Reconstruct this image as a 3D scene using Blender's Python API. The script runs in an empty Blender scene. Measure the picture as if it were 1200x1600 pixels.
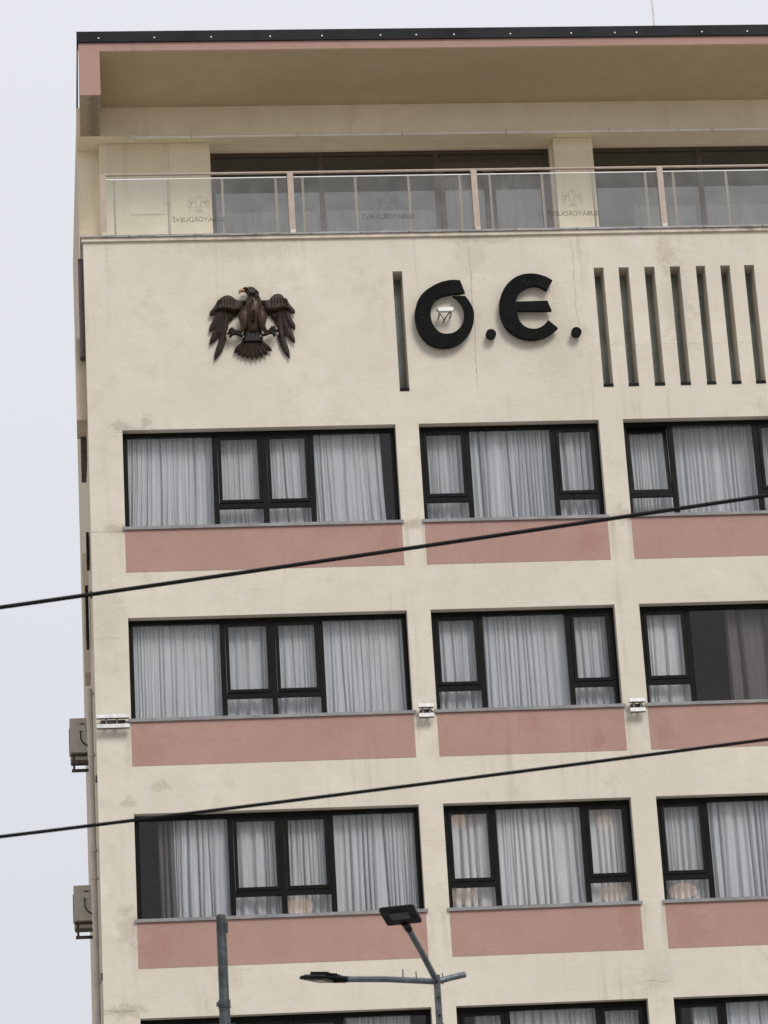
import bpy, bmesh, math, random
from mathutils import Vector, Matrix
sc = bpy.context.scene
R_ = math.radians

# ------------------------------------------------------------------ camera
YAW, PITCH, ROLL = R_(5.864), R_(19.721), R_(-3.4234)
fw = Vector((math.sin(YAW)*math.cos(PITCH), math.cos(YAW)*math.cos(PITCH), math.sin(PITCH)))
rt = Vector((math.cos(YAW), -math.sin(YAW), 0)); up = rt.cross(fw)
rt2 = rt*math.cos(ROLL) + up*math.sin(ROLL); up2 = -rt*math.sin(ROLL) + up*math.cos(ROLL)
cd = bpy.data.cameras.new('camera'); cam = bpy.data.objects.new('camera', cd)
sc.collection.objects.link(cam)
m = Matrix.Identity(4)
for i in range(3):
    m[i][0], m[i][1], m[i][2] = rt2[i], up2[i], -fw[i]
m.translation = (-0.7995, -48.453, 1.6)
cam.matrix_world = m
cd.sensor_fit = 'VERTICAL'; cd.sensor_height = 36; cd.sensor_width = 27; cd.lens = 112.5
cd.clip_end = 4000; cd.clip_start = 0.1
cd.dof.use_dof = True; cd.dof.focus_distance = 53.0; cd.dof.aperture_fstop = 8.0
sc.camera = cam
sc.render.resolution_x, sc.render.resolution_y = 768, 1024

# ------------------------------------------------------------------ overcast sky and weak sun
SUN_EL, SUN_AZ = R_(40), R_(160)         # azimuth from +Y, clockwise: behind and right of the camera
w = bpy.data.worlds.new('World'); sc.world = w; w.use_nodes = True
nt = w.node_tree; nt.nodes.clear()
out = nt.nodes.new('ShaderNodeOutputWorld'); bg = nt.nodes.new('ShaderNodeBackground')
sky = nt.nodes.new('ShaderNodeTexSky'); sky.sky_type = 'NISHITA'; sky.sun_disc = False
sky.sun_elevation = SUN_EL; sky.sun_rotation = SUN_AZ; sky.air_density = 1.0; sky.dust_density = 3.0
tc = nt.nodes.new('ShaderNodeTexCoord'); sep = nt.nodes.new('ShaderNodeSeparateXYZ')
nt.links.new(tc.outputs['Generated'], sep.inputs[0])
mr = nt.nodes.new('ShaderNodeMapRange'); mr.inputs['From Min'].default_value = 0.0; mr.inputs['From Max'].default_value = 1.0
mr.inputs['To Min'].default_value = 0.0; mr.inputs['To Max'].default_value = 1.0
nt.links.new(sep.outputs['Z'], mr.inputs['Value'])
ov = nt.nodes.new('ShaderNodeMix'); ov.data_type = 'RGBA'
ov.inputs['A'].default_value = (5.6, 5.62, 5.95, 1); ov.inputs['B'].default_value = (8.0, 8.1, 8.55, 1)
nt.links.new(mr.outputs[0], ov.inputs['Factor'])
cn = nt.nodes.new('ShaderNodeTexNoise'); cn.inputs['Scale'].default_value = 2.2; cn.inputs['Detail'].default_value = 3
nt.links.new(tc.outputs['Generated'], cn.inputs['Vector'])
cm = nt.nodes.new('ShaderNodeMapRange'); cm.inputs['To Min'].default_value = 0.95; cm.inputs['To Max'].default_value = 1.05
nt.links.new(cn.outputs['Fac'], cm.inputs['Value'])
sm = nt.nodes.new('ShaderNodeVectorMath'); sm.operation = 'SCALE'
nt.links.new(ov.outputs['Result'], sm.inputs[0]); nt.links.new(cm.outputs[0], sm.inputs['Scale'])
mx = nt.nodes.new('ShaderNodeMix'); mx.data_type = 'RGBA'; mx.inputs['Factor'].default_value = 0.93
nt.links.new(sky.outputs[0], mx.inputs['A']); nt.links.new(sm.outputs[0], mx.inputs['B'])
nt.links.new(mx.outputs['Result'], bg.inputs['Color']); bg.inputs['Strength'].default_value = 0.1
nt.links.new(bg.outputs[0], out.inputs['Surface'])
sd = bpy.data.lights.new('sun', 'SUN'); sd.energy = 1.5; sd.angle = R_(21); sd.color = (1, 0.97, 0.92)
so = bpy.data.objects.new('sun', sd); sc.collection.objects.link(so)
sv = Vector((math.sin(SUN_AZ)*math.cos(SUN_EL), math.cos(SUN_AZ)*math.cos(SUN_EL), math.sin(SUN_EL)))
so.rotation_euler = sv.to_track_quat('Z', 'Y').to_euler(); so.location = sv*60
vs = sc.view_settings; vs.view_transform = 'Standard'; vs.look = 'None'; vs.gamma = 1; vs.exposure = 0.32
vs.use_curve_mapping = False

# ------------------------------------------------------------------ helpers
C = sc.collection
sc.cycles.max_bounces = 7; sc.cycles.diffuse_bounces = 4; sc.cycles.glossy_bounces = 3; sc.cycles.transparent_max_bounces = 10
class MB:
    """collects shapes of one mesh"""
    def __init__(s): s.v = []; s.f = []
    def face(s, pts):
        n = len(s.v); s.v += [tuple(p) for p in pts]; s.f.append(tuple(range(n, n+len(pts)))); return s
    def box(s, x0, x1, y0, y1, z0, z1):
        n = len(s.v)
        s.v += [(x0,y0,z0),(x1,y0,z0),(x1,y1,z0),(x0,y1,z0),(x0,y0,z1),(x1,y0,z1),(x1,y1,z1),(x0,y1,z1)]
        s.f += [tuple(n+i for i in q) for q in ((0,3,2,1),(4,5,6,7),(0,1,5,4),(1,2,6,5),(2,3,7,6),(3,0,4,7))]; return s
    def bevbox(s, x0, x1, y0, y1, z0, z1, b):
        """box with its four edges along Y rounded off"""
        o = []
        for cx, cz, a0 in ((x1-b, z1-b, 0), (x0+b, z1-b, 90), (x0+b, z0+b, 180), (x1-b, z0+b, 270)):
            for k in range(4):
                a = R_(a0+k*30); o.append((cx+b*math.cos(a), cz+b*math.sin(a)))
        return s.prism(o, y0, y1)
    def prism(s, o, y0, y1):
        """outline in X,Z pushed from y0 (front) to y1"""
        n = len(s.v); k = len(o)
        s.v += [(x, y0, z) for x, z in o] + [(x, y1, z) for x, z in o]
        s.f.append(tuple(n+i for i in range(k))); s.f.append(tuple(n+k+i for i in reversed(range(k))))
        s.f += [(n+i, n+k+i, n+k+(i+1) % k, n+(i+1) % k) for i in range(k)]; return s
    def tube(s, pts, rad, n=10, cap=True):
        pts = [Vector(p) for p in pts]
        if not isinstance(rad, (list, tuple)): rad = [rad]*len(pts)
        b = len(s.v); ref = None
        for i, p in enumerate(pts):
            t = (pts[min(i+1, len(pts)-1)] - pts[max(i-1, 0)]).normalized()
            if ref is None: ref = Vector((0,0,1)) if abs(t.z) < .9 else Vector((0,1,0))
            a = (ref - t*ref.dot(t)).normalized(); ref = a; c = t.cross(a)
            for k in range(n):
                q = 2*math.pi*k/n; s.v.append(tuple(p + (a*math.cos(q) + c*math.sin(q))*rad[i]))
        for i in range(len(pts)-1):
            for k in range(n):
                s.f.append((b+i*n+k, b+i*n+(k+1) % n, b+(i+1)*n+(k+1) % n, b+(i+1)*n+k))
        if cap:
            s.f.append(tuple(b+k for k in reversed(range(n)))); s.f.append(tuple(b+(len(pts)-1)*n+k for k in range(n)))
        return s
    def mesh(s, name, smooth=False):
        me = bpy.data.meshes.new(name); me.from_pydata(s.v, [], s.f)
        bm = bmesh.new(); bm.from_mesh(me); bmesh.ops.recalc_face_normals(bm, faces=bm.faces); bm.to_mesh(me); bm.free()
        if smooth: me.polygons.foreach_set('use_smooth', [True]*len(me.polygons))
        me.update(); return me
    def build(s, name, mat, parent=None, loc=(0,0,0), smooth=False):
        return place(name, s.mesh(name, smooth), mat, parent, loc)
def place(name, me, mat, parent=None, loc=(0,0,0)):
    if mat is not None and not me.materials: me.materials.append(mat)
    o = bpy.data.objects.new(name, me); C.objects.link(o); o.parent = parent; o.location = loc; return o
def empty(name, loc=(0,0,0), parent=None):
    o = bpy.data.objects.new(name, None); C.objects.link(o); o.location = loc; o.parent = parent; o.empty_display_size = .2; return o
def tag(o, label, cat, group=None):
    o['label'] = label; o['category'] = cat
    if group: o['group'] = group
    return o
def struct(o): o['kind'] = 'structure'; return o

# ------------------------------------------------------------------ materials
def nodes(name):
    mt = bpy.data.materials.new(name); mt.use_nodes = True; t = mt.node_tree
    return mt, t, t.nodes['Principled BSDF']
def mathn(t, op, a, b=None, clamp=False):
    n = t.nodes.new('ShaderNodeMath'); n.operation = op; n.use_clamp = clamp
    for i, v in enumerate((a, b)):
        if v is None: continue
        if isinstance(v, (int, float)): n.inputs[i].default_value = v
        else: t.links.new(v, n.inputs[i])
    return n.outputs[0]
def noise(t, vec, scale, detail=4, rough=.55):
    n = t.nodes.new('ShaderNodeTexNoise'); n.inputs['Scale'].default_value = scale
    n.inputs['Detail'].default_value = detail; n.inputs['Roughness'].default_value = rough
    if vec is not None: t.links.new(vec, n.inputs['Vector'])
    return n.outputs['Fac']
def remap(t, v, a, b, c=0., d=1.):
    n = t.nodes.new('ShaderNodeMapRange'); n.interpolation_type = 'SMOOTHSTEP'
    for k, x in zip(('From Min','From Max','To Min','To Max'), (a, b, c, d)): n.inputs[k].default_value = x
    t.links.new(v, n.inputs['Value']); return n.outputs[0]
def mixc(t, f, a, b, mode='MIX'):
    n = t.nodes.new('ShaderNodeMix'); n.data_type = 'RGBA'; n.blend_type = mode
    for k, x in (('Factor', f), ('A', a), ('B', b)):
        s = n.inputs[k]
        if isinstance(x, (int, float)): s.default_value = x
        elif isinstance(x, tuple): s.default_value = (*x, 1)
        else: t.links.new(x, s)
    return n.outputs['Result']
def objco(t, scale=None):
    o = t.nodes.new('ShaderNodeTexCoord').outputs['Object']
    if scale is None: return o
    mp = t.nodes.new('ShaderNodeMapping'); mp.inputs['Scale'].default_value = scale
    t.links.new(o, mp.inputs['Vector']); return mp.outputs[0]
def bump(t, p, h, strength, dist):
    b = t.nodes.new('ShaderNodeBump'); b.inputs['Strength'].default_value = strength; b.inputs['Distance'].default_value = dist
    t.links.new(h, b.inputs['Height']); t.links.new(b.outputs[0], p.inputs['Normal'])
def plain(name, col, rough=.6, metal=0., var=.12, scale=8., bmp=0., dirt=None, spec=.5):
    mt, t, p = nodes(name); co = objco(t)
    n = noise(t, co, scale, 5)
    c = mixc(t, remap(t, n, .3, .7), tuple(x*(1-var) for x in col), tuple(min(1, x*(1+var)) for x in col))
    if dirt: c = mixc(t, remap(t, noise(t, co, scale*.37, 6, .65), .5, .72, 0, dirt[1]), c, dirt[0])
    t.links.new(c, p.inputs['Base Color']); p.inputs['Metallic'].default_value = metal; p.inputs['Specular IOR Level'].default_value = spec
    r = remap(t, noise(t, co, scale*2.3, 3), .3, .7, max(.05, rough-.1), min(1, rough+.1)); t.links.new(r, p.inputs['Roughness'])
    if bmp: bump(t, p, noise(t, co, scale*6, 4), bmp, .01)
    return mt
def render_plaster(name, col, stains=(), cracks=(), weath=1.0, grime=(.30,.255,.20), drips=()):
    """painted rough render, mottled, streaked, with stains and hair cracks at given X,Z"""
    mt, t, p = nodes(name); co = objco(t)
    c = mixc(t, remap(t, noise(t, co, .55, 6, .6), .32, .68), tuple(x*.93 for x in col), tuple(min(1, x*1.05) for x in col))
    c = mixc(t, remap(t, noise(t, co, 2.1, 6, .65), .35, .7), c, tuple(x*y for x, y in zip(col, (.93,.92,.88))))
    blot = remap(t, noise(t, co, 1.1, 6, .72), .52, .73, 0, .30*weath)
    c = mixc(t, blot, c, tuple(x*1.1 for x in grime))
    scr = remap(t, noise(t, objco(t, (1.6, 1.6, 13.)), 1.0, 5, .7), .56, .72, 0, .20*weath)
    c = mixc(t, scr, c, tuple(x*1.3 for x in grime))
    c = mixc(t, remap(t, noise(t, co, 30, 3, .7), .55, .75, 0, .22*weath), c, tuple(x*1.4 for x in grime))
    st = objco(t, (6.5, 6.5, .32))
    streak = remap(t, noise(t, st, 1.0, 5, .6), .52, .76, 0, .40*weath)
    streak = mathn(t, 'MULTIPLY', streak, remap(t, noise(t, co, .35, 3), .42, .62))
    c = mixc(t, streak, c, grime)
    sp = t.nodes.new('ShaderNodeSeparateXYZ'); t.links.new(co, sp.inputs[0])
    wob = noise(t, co, 8.0, 5, .75); wob2 = noise(t, co, 2.0, 4)
    if drips:      # thin runs of dirt below each sill end, on every floor
        zz = mathn(t, 'MODULO', mathn(t, 'SUBTRACT', 20.58+3.2*8-1.70, sp.outputs['Z']), 3.2)
        fall = mathn(t, 'MULTIPLY', remap(t, zz, 1.15, .0), remap(t, zz, .0, .05))
        pat = remap(t, noise(t, objco(t, (9, 9, .5)), 1.0, 3), .42, .62)
        fall = mathn(t, 'MULTIPLY', mathn(t, 'MULTIPLY', fall, pat), remap(t, sp.outputs['Z'], 19.2, 18.9))
        for x in drips:
            dx = mathn(t, 'ABSOLUTE', mathn(t, 'SUBTRACT', sp.outputs['X'], x))
            c = mixc(t, mathn(t, 'MULTIPLY', remap(t, dx, .11, .0, 0, .42), fall), c, grime)
    for (x, z, rx, rz, k, sc_) in stains:
        dx = mathn(t, 'DIVIDE', mathn(t, 'SUBTRACT', sp.outputs['X'], x), rx)
        dz = mathn(t, 'DIVIDE', mathn(t, 'SUBTRACT', sp.outputs['Z'], z), rz)
        d = mathn(t, 'SQRT', mathn(t, 'ADD', mathn(t, 'MULTIPLY', dx, dx), mathn(t, 'MULTIPLY', dz, dz)))
        d = mathn(t, 'ADD', d, mathn(t, 'MULTIPLY', mathn(t, 'SUBTRACT', wob, .5), 3.4))
        c = mixc(t, remap(t, d, 1.15, .35, 0, k), c, sc_)
    for (x, z, half, horiz, wd) in cracks:
        a, b = (sp.outputs['Z'], sp.outputs['X']) if horiz else (sp.outputs['X'], sp.outputs['Z'])
        ca, cb = (z, x) if horiz else (x, z)
        da = mathn(t, 'ABSOLUTE', mathn(t, 'SUBTRACT', mathn(t, 'ADD', a, mathn(t, 'MULTIPLY', mathn(t, 'SUBTRACT', wob2, .5), .16)), ca))
        db = mathn(t, 'ABSOLUTE', mathn(t, 'SUBTRACT', b, cb))
        k = mathn(t, 'MULTIPLY', remap(t, da, wd, wd*.25), remap(t, db, half, half*.7))
        k = mathn(t, 'MULTIPLY', k, remap(t, wob, .38, .6, .15, .6))
        c = mixc(t, k, c, (.20,.165,.13))
    t.links.new(c, p.inputs['Base Color']); p.inputs['Roughness'].default_value = .9
    p.inputs['Specular IOR Level'].default_value = .2
    h = mathn(t, 'ADD', noise(t, co, 38, 3, .7), mathn(t, 'MULTIPLY', noise(t, co, 3.0, 3), 1.6))
    bump(t, p, h, .5, .013)
    return mt
def glass(name, tint, refl, rough=.0, wav=.0, haze=.0):
    mt = bpy.data.materials.new(name); mt.use_nodes = True; t = mt.node_tree; t.nodes.clear()
    o = t.nodes.new('ShaderNodeOutputMaterial'); tr = t.nodes.new('ShaderNodeBsdfTransparent'); gl = t.nodes.new('ShaderNodeBsdfGlossy')
    tr.inputs[0].default_value = (*tint, 1); gl.inputs['Roughness'].default_value = rough; gl.inputs['Color'].default_value = (1,1,1,1)
    mxs = t.nodes.new('ShaderNodeMixShader'); fr = t.nodes.new('ShaderNodeFresnel'); fr.inputs[0].default_value = 1.5
    t.links.new(mathn(t, 'MULTIPLY', fr.outputs[0], refl, True), mxs.inputs[0])
    t.links.new(tr.outputs[0], mxs.inputs[1]); t.links.new(gl.outputs[0], mxs.inputs[2]); t.links.new(mxs.outputs[0], o.inputs[0])
    if haze:     # uneven whitish diffuse layer mixed over the pane
        df = t.nodes.new('ShaderNodeBsdfDiffuse'); df.inputs[0].default_value = (.75,.76,.74,1); m3 = t.nodes.new('ShaderNodeMixShader')
        t.links.new(remap(t, noise(t, objco(t), 2.5, 4), .3, .7, haze*.6, haze*1.3), m3.inputs[0])
        t.links.new(mxs.outputs[0], m3.inputs[1]); t.links.new(df.outputs[0], m3.inputs[2]); t.links.new(m3.outputs[0], o.inputs[0])
    if wav:
        b = t.nodes.new('ShaderNodeBump'); b.inputs['Strength'].default_value = wav; b.inputs['Distance'].default_value = .01
        t.links.new(noise(t, objco(t), 1.3, 2), b.inputs['Height']); t.links.new(b.outputs[0], gl.inputs['Normal'])
    return mt
def cloth(name, col, clear, trans):
    mt = bpy.data.materials.new(name); mt.use_nodes = True; t = mt.node_tree; t.nodes.clear()
    o = t.nodes.new('ShaderNodeOutputMaterial'); d = t.nodes.new('ShaderNodeBsdfDiffuse'); tl = t.nodes.new('ShaderNodeBsdfTranslucent')
    tr = t.nodes.new('ShaderNodeBsdfTransparent'); m1 = t.nodes.new('ShaderNodeMixShader'); m2 = t.nodes.new('ShaderNodeMixShader')
    c = mixc(t, remap(t, noise(t, objco(t, (26,26,1.0)), 1.0, 3), .35, .65), tuple(x*.84 for x in col), col)
    t.links.new(c, d.inputs[0]); t.links.new(c, tl.inputs[0])
    m1.inputs[0].default_value = trans; t.links.new(d.outputs[0], m1.inputs[1]); t.links.new(tl.outputs[0], m1.inputs[2])
    m2.inputs[0].default_value = clear; t.links.new(m1.outputs[0], m2.inputs[1]); t.links.new(tr.outputs[0], m2.inputs[2])
    t.links.new(m2.outputs[0], o.inputs[0]); return mt
def emit(name, col, s):
    mt, t, p = nodes(name); p.inputs['Base Color'].default_value = (*col, 1)
    p.inputs['Emission Color'].default_value = (*col, 1); p.inputs['Emission Strength'].default_value = s; p.inputs['Roughness'].default_value = .8
    return mt
CREAM = (.645, .597, .515); BR = (.30,.25,.19); GR = (.36,.32,.26)
M = {}
M['wall'] = render_plaster('cream_render', CREAM, stains=[
    (.44,14.63,.15,.12,.42,(.36,.31,.24)), (-.07,14.37,.16,.11,.42,(.36,.31,.24)),
    (.40,20.72,.10,.16,.42,BR), (-.05,20.66,.22,.10,.35,BR), (.15,20.60,.40,.05,.30,BR),
    (5.90,23.55,.30,.50,.16,BR), (6.0,23.87,.75,.10,.30,BR), (9.17,23.6,.16,.36,.26,(.34,.24,.16)), (9.30,22.7,.30,1.2,.22,BR),
    (2.1,23.75,1.2,.25,.22,GR), 
    (-.1,18.87,.25,.10,.4,BR), (4.64,18.85,.2,.12,.42,BR), (8.05,18.9,.15,.2,.3,BR), (-.35,17.4,.3,.8,.2,GR),
    (-.1,12.4,.24,.4,.32,BR), (7.3,21.9,.5,1.2,.18,GR), (8.0,11.3,.3,.4,.15,BR), (-.2,11.1,.35,.12,.4,BR)],
    cracks=[(5.86,22.5,1.5,0,.014), (-.3,18.83,.3,1,.014), (-.33,11.12,.3,1,.02), (7.6,23.0,.9,0,.010), (.15,20.55,.33,1,.010),
            (-.2,17.05,.3,1,.008), (8.0,11.25,.25,1,.012), (9.2,21.9,1.6,1,.006)], drips=(-.045, 4.51, 4.77, 7.87, 8.15))
M['upper'] = render_plaster('upper_cream_render', (.86,.77,.59), stains=[(6.9,26.2,.6,.5,.18,BR), (.3,25.3,.7,.6,.12,GR)], weath=.5)
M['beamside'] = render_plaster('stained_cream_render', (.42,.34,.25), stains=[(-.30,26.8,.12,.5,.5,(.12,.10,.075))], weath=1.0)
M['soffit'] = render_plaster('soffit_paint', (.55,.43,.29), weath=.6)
M['side'] = render_plaster('side_render', (.58,.50,.40), weath=1.8)
M['pink'] = render_plaster('pink_render', (.40,.255,.22), stains=[
    (4.2,18.55,.22,.35,.35,(.33,.17,.14)), (.25,15.2,.3,.35,.3,(.33,.17,.14)), (7.5,18.5,.25,.3,.35,(.33,.17,.14)), (6.3,15.5,.2,.25,.35,(.33,.17,.14)), (7.4,15.15,.12,.2,.4,(.30,.15,.13)),
    (8.45,15.2,.14,.4,.4,(.33,.17,.14)), (.3,12.1,.3,.4,.35,(.33,.17,.14)), (7.6,12.2,.16,.5,.4,(.33,.17,.14)), (8.55,12.1,.3,.4,.3,(.33,.17,.14)), (3.0,15.4,.5,.4,.22,(.35,.19,.16))], weath=1.1, grime=(.245,.145,.125))
M['frame'] = plain('anthracite_frame', (.0065,.0065,.006), .45, var=.2, scale=3, spec=.09)
M['gasket'] = plain('dark_gasket', (.006,.006,.006), .6, spec=.2)
M['sill'] = plain('grey_marble_sill', (.22,.215,.22), .5, var=.2, scale=3, dirt=((.10,.095,.09), .6))
M['glass'] = glass('window_glass', (.97,.975,.982), .52, wav=.04)
M['glass_terrace'] = glass('terrace_glass', (.80,.80,.79), 1.9, wav=.05)
M['glass_rail'] = glass('railing_glass', (.975,.985,.98), .55, rough=.02, haze=.055)
M['slot'] = plain('grey_green_slot_glass', (.20,.225,.19), .35, var=.25, scale=2.2, dirt=((.05,.055,.045), .6))
M['black'] = plain('black_metal', (.0045,.0045,.005), .5, var=.3, scale=2, spec=.10)
M['letter'] = plain('black_letter_paint', (.0045,.0045,.0045), .5, var=.3, scale=3, spec=.05)
M['coping'] = plain('black_coping_sheet', (.008,.009,.012), .40, var=.4, scale=1.2, spec=.25)
M['brown'] = plain('brown_aluminium', (.075,.05,.042), .45)
M['rail'] = plain('beige_rail_paint', (.37,.295,.235), .45, var=.08)
M['flash'] = plain('grey_flashing', (.26,.255,.26), .5, var=.25, scale=5, dirt=((.08,.075,.07), .7))
M['cornice'] = plain('cream_cornice', (.60,.53,.43), .8, var=.15, scale=4, bmp=.2, dirt=((.20,.165,.13), .75))
M['conduit'] = plain('white_plastic_conduit', (.80,.76,.68), .5, var=.06, dirt=((.5,.45,.37), .4))
M['sheer'] = cloth('white_sheer_cloth', (.815,.835,.85), .08, .14)
M['sheer2'] = cloth('dense_white_cloth', (.89,.90,.91), .05, .14)
M['drape'] = cloth('taupe_drape_cloth', (.20,.175,.17), .0, .1)
M['tcurt'] = cloth('grey_terrace_cloth', (.72,.72,.70), .05, .2)
M['room'] = plain('room_paint', (.10,.095,.09), .9)
M['alu'] = plain('aluminium', (.62,.61,.60), .38, .55, var=.1)
M['bracket'] = plain('dull_bracket', (.13,.12,.11), .55, .3)
M['white'] = plain('white_enamel', (.74,.73,.71), .4, var=.05)
M['acbody'] = plain('aged_ac_casing', (.40,.37,.315), .5, var=.1, scale=5, dirt=((.2,.17,.13), .5))
M['rust'] = plain('dark_rusty_steel', (.075,.062,.05), .7, .2, var=.4, scale=12)
M['pipe'] = plain('grey_pvc_pipe', (.46,.41,.36), .55, var=.1, scale=5)
M['galv'] = plain('weathered_galvanised_steel', (.065,.073,.077), .55, .3, var=.35, scale=14, dirt=((.028,.031,.034), .7), spec=.3)
M['galv2'] = plain('galvanised_arm_tube', (.13,.15,.165), .5, .4, var=.2, scale=9, spec=.3)
M['lens'] = plain('led_lens', (.045,.046,.044), .3, spec=.2)
M['cable'] = plain('black_cable_sheath', (.006,.0055,.006), .6, spec=.15)
M['bronze'] = plain('dark_bronze', (.026,.0155,.0095), .42, .3, var=.4, scale=14, bmp=.5, dirt=((.010,.008,.007), .8), spec=.35)
M['bronze2'] = plain('brown_bronze', (.046,.026,.015), .42, .3, var=.45, scale=12, bmp=.5, dirt=((.016,.011,.008), .8), spec=.35)
M['blackf'] = plain('blackened_bronze', (.010,.009,.0085), .42, .2, var=.4, scale=14, bmp=.5, spec=.3)
M['gold'] = plain('ochre_beak', (.50,.27,.11), .4)
M['bone'] = plain('pale_claw', (.58,.44,.34), .45)
M['ink'] = cloth('grey_etched_print', (.16,.155,.14), .58, .0)
M['hatch'] = plain('hatch_paint', (.80,.72,.57), .6, var=.04)
M['bounce_tile'] = plain('pale_bounce_tile', (.55,.51,.45), .6, var=.1, scale=2)  # kept pale so the unseen terrace floor bounces light upwards
M['asphalt'] = plain('asphalt', (.052,.052,.054), .9, var=.25, scale=3, bmp=.4)
M['paving'] = plain('concrete_paving', (.33,.31,.28), .85, var=.15, scale=2, bmp=.3)
M['line'] = plain('road_paint', (.7,.7,.68), .7)
M['shade'] = emit('lit_lamp_shade', (1.0, .66, .40), 1.7)
M['brass'] = plain('brass', (.35,.24,.1), .4, .8)
E_covL = [(-0.081, 0.381), (-0.222, 0.38), (-0.29, 0.42), (-0.341, 0.467), (-0.402, 0.487), (-0.464, 0.475), (-0.522, 0.438), (-0.565, 0.372), (-0.608, 0.296), (-0.65, 0.211), (-0.553, 0.228), (-0.421, 0.22), (-0.3, 0.185), (-0.194, 0.202), (-0.137, 0.305)]
E_covR = [(0.13, 0.377), (0.262, 0.378), (0.317, 0.44), (0.372, 0.487), (0.435, 0.497), (0.495, 0.475), (0.536, 0.407), (0.572, 0.31), (0.624, 0.217), (0.528, 0.225), (0.403, 0.199), (0.297, 0.182), (0.21, 0.193), (0.162, 0.299)]
E_featL = [[(-0.519, 0.409), (-0.714, 0.14), 0.07560137457044673], [(-0.525, 0.352), (-0.728, -0.149), 0.08247422680412371], [(-0.497, 0.294), (-0.733, -0.377), 0.08247422680412371], [(-0.463, 0.274), (-0.665, -0.652), 0.0859106529209622], [(-0.42, 0.254), (-0.561, -0.305), 0.07560137457044673], [(-0.385, 0.253), (-0.497, -0.192), 0.07560137457044673], [(-0.35, 0.252), (-0.464, -0.05), 0.07560137457044673], [(-0.298, 0.242), (-0.402, 0.044), 0.07560137457044673], [(-0.245, 0.25), (-0.311, 0.128), 0.06872852233676977]]
E_featR = [[(0.519, 0.407), (0.692, 0.151), 0.07560137457044673], [(0.519, 0.33), (0.684, -0.135), 0.08247422680412371], [(0.486, 0.274), (0.671, -0.373), 0.08247422680412371], [(0.445, 0.255), (0.572, -0.646), 0.0859106529209622], [(0.405, 0.237), (0.496, -0.327), 0.07560137457044673], [(0.38, 0.257), (0.442, -0.203), 0.07560137457044673], [(0.344, 0.248), (0.406, -0.05), 0.07560137457044673], [(0.301, 0.258), (0.353, 0.057), 0.07560137457044673], [(0.248, 0.259), (0.286, 0.134), 0.06872852233676977]]
E_body = [[(-0.072, 0.524), (0.097, 0.521)], [(-0.075, 0.477), (0.12, 0.473)], [(-0.088, 0.419), (0.14, 0.415)], [(-0.117, 0.362), (0.168, 0.357)], [(-0.145, 0.287), (0.182, 0.28)], [(-0.177, 0.192), (0.192, 0.184)], [(-0.195, 0.097), (0.181, 0.089)], [(-0.192, 0.001), (0.159, -0.006)], [(-0.17, -0.075), (0.136, -0.082)], [(-0.138, -0.143), (0.107, -0.148)], [(-0.131, -0.19), (0.096, -0.195)]]
E_thL = [(-0.131, 0.229), (-0.156, 0.058), (-0.168, -0.114), (-0.224, -0.188), (-0.307, -0.206)]
E_thR = [(0.132, 0.223), (0.133, 0.052), (0.135, -0.11), (0.193, -0.197), (0.272, -0.199)]
E_toesL = [[(-0.302, -0.206), (-0.366, -0.138), (-0.414, -0.165)], [(-0.302, -0.206), (-0.385, -0.195), (-0.429, -0.232)], [(-0.302, -0.206), (-0.37, -0.242), (-0.403, -0.289)], [(-0.302, -0.206), (-0.248, -0.249), (-0.189, -0.269)]]
E_toesR = [[(0.266, -0.199), (0.31, -0.124), (0.35, -0.128)], [(0.266, -0.199), (0.334, -0.172), (0.371, -0.211)], [(0.266, -0.199), (0.317, -0.238), (0.34, -0.28)], [(0.266, -0.199), (0.19, -0.251), (0.123, -0.264)]]
E_head = [(-0.157, 0.588), (-0.107, 0.598), (-0.019, 0.6), (0.042, 0.582), (0.08, 0.539), (0.114, 0.5), (0.084, 0.458), (0.062, 0.426), (-0.065, 0.428), (-0.077, 0.477), (-0.097, 0.515), (-0.118, 0.547)]
E_beak = [(-0.109, 0.554), (-0.153, 0.566), (-0.2, 0.564), (-0.226, 0.541), (-0.222, 0.499), (-0.205, 0.493), (-0.195, 0.521), (-0.154, 0.524), (-0.114, 0.516)]
E_eye = [(-0.075, 0.563)]
E_tailcov = [(-0.138, -0.143), (0.107, -0.148), (0.124, -0.367), (-0.182, -0.36)]
E_tail = [[(-0.122, -0.324), (-0.341, -0.527)], [(-0.103, -0.324), (-0.278, -0.576)], [(-0.082, -0.324), (-0.21, -0.613)], [(-0.058, -0.325), (-0.133, -0.645)], [(-0.032, -0.326), (-0.046, -0.662)], [(-0.006, -0.326), (0.042, -0.649)], [(0.018, -0.327), (0.122, -0.621)], [(0.042, -0.327), (0.202, -0.581)], [(0.065, -0.328), (0.284, -0.507)]]
E_O = [(0.287, 0.563), (0.136, 0.569), (-0.038, 0.532), (-0.214, 0.443), (-0.349, 0.334), (-0.439, 0.201), (-0.488, 0.048), (-0.5, -0.105), (-0.479, -0.274), (-0.422, -0.413), (-0.331, -0.537), (-0.194, -0.616), (-0.054, -0.64), (0.094, -0.622), (0.235, -0.549), (0.356, -0.429), (0.442, -0.278), (0.478, -0.126), (0.477, 0.028), (0.423, 0.168), (0.357, 0.277), (0.152, 0.281), (0.228, 0.224), (0.285, 0.14), (0.32, 0.016), (0.314, -0.107), (0.279, -0.22), (0.222, -0.304), (0.138, -0.37), (0.046, -0.395), (-0.053, -0.39), (-0.135, -0.343), (-0.2, -0.249), (-0.233, -0.141), (-0.237, -0.019), (-0.207, 0.104), (-0.144, 0.201), (-0.04, 0.276), (0.091, 0.313), (0.149, 0.324), (0.357, 0.333)]
E_Obolt = [(0.133, 0.442), (-0.368, -0.114), (0.213, -0.442)]
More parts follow.
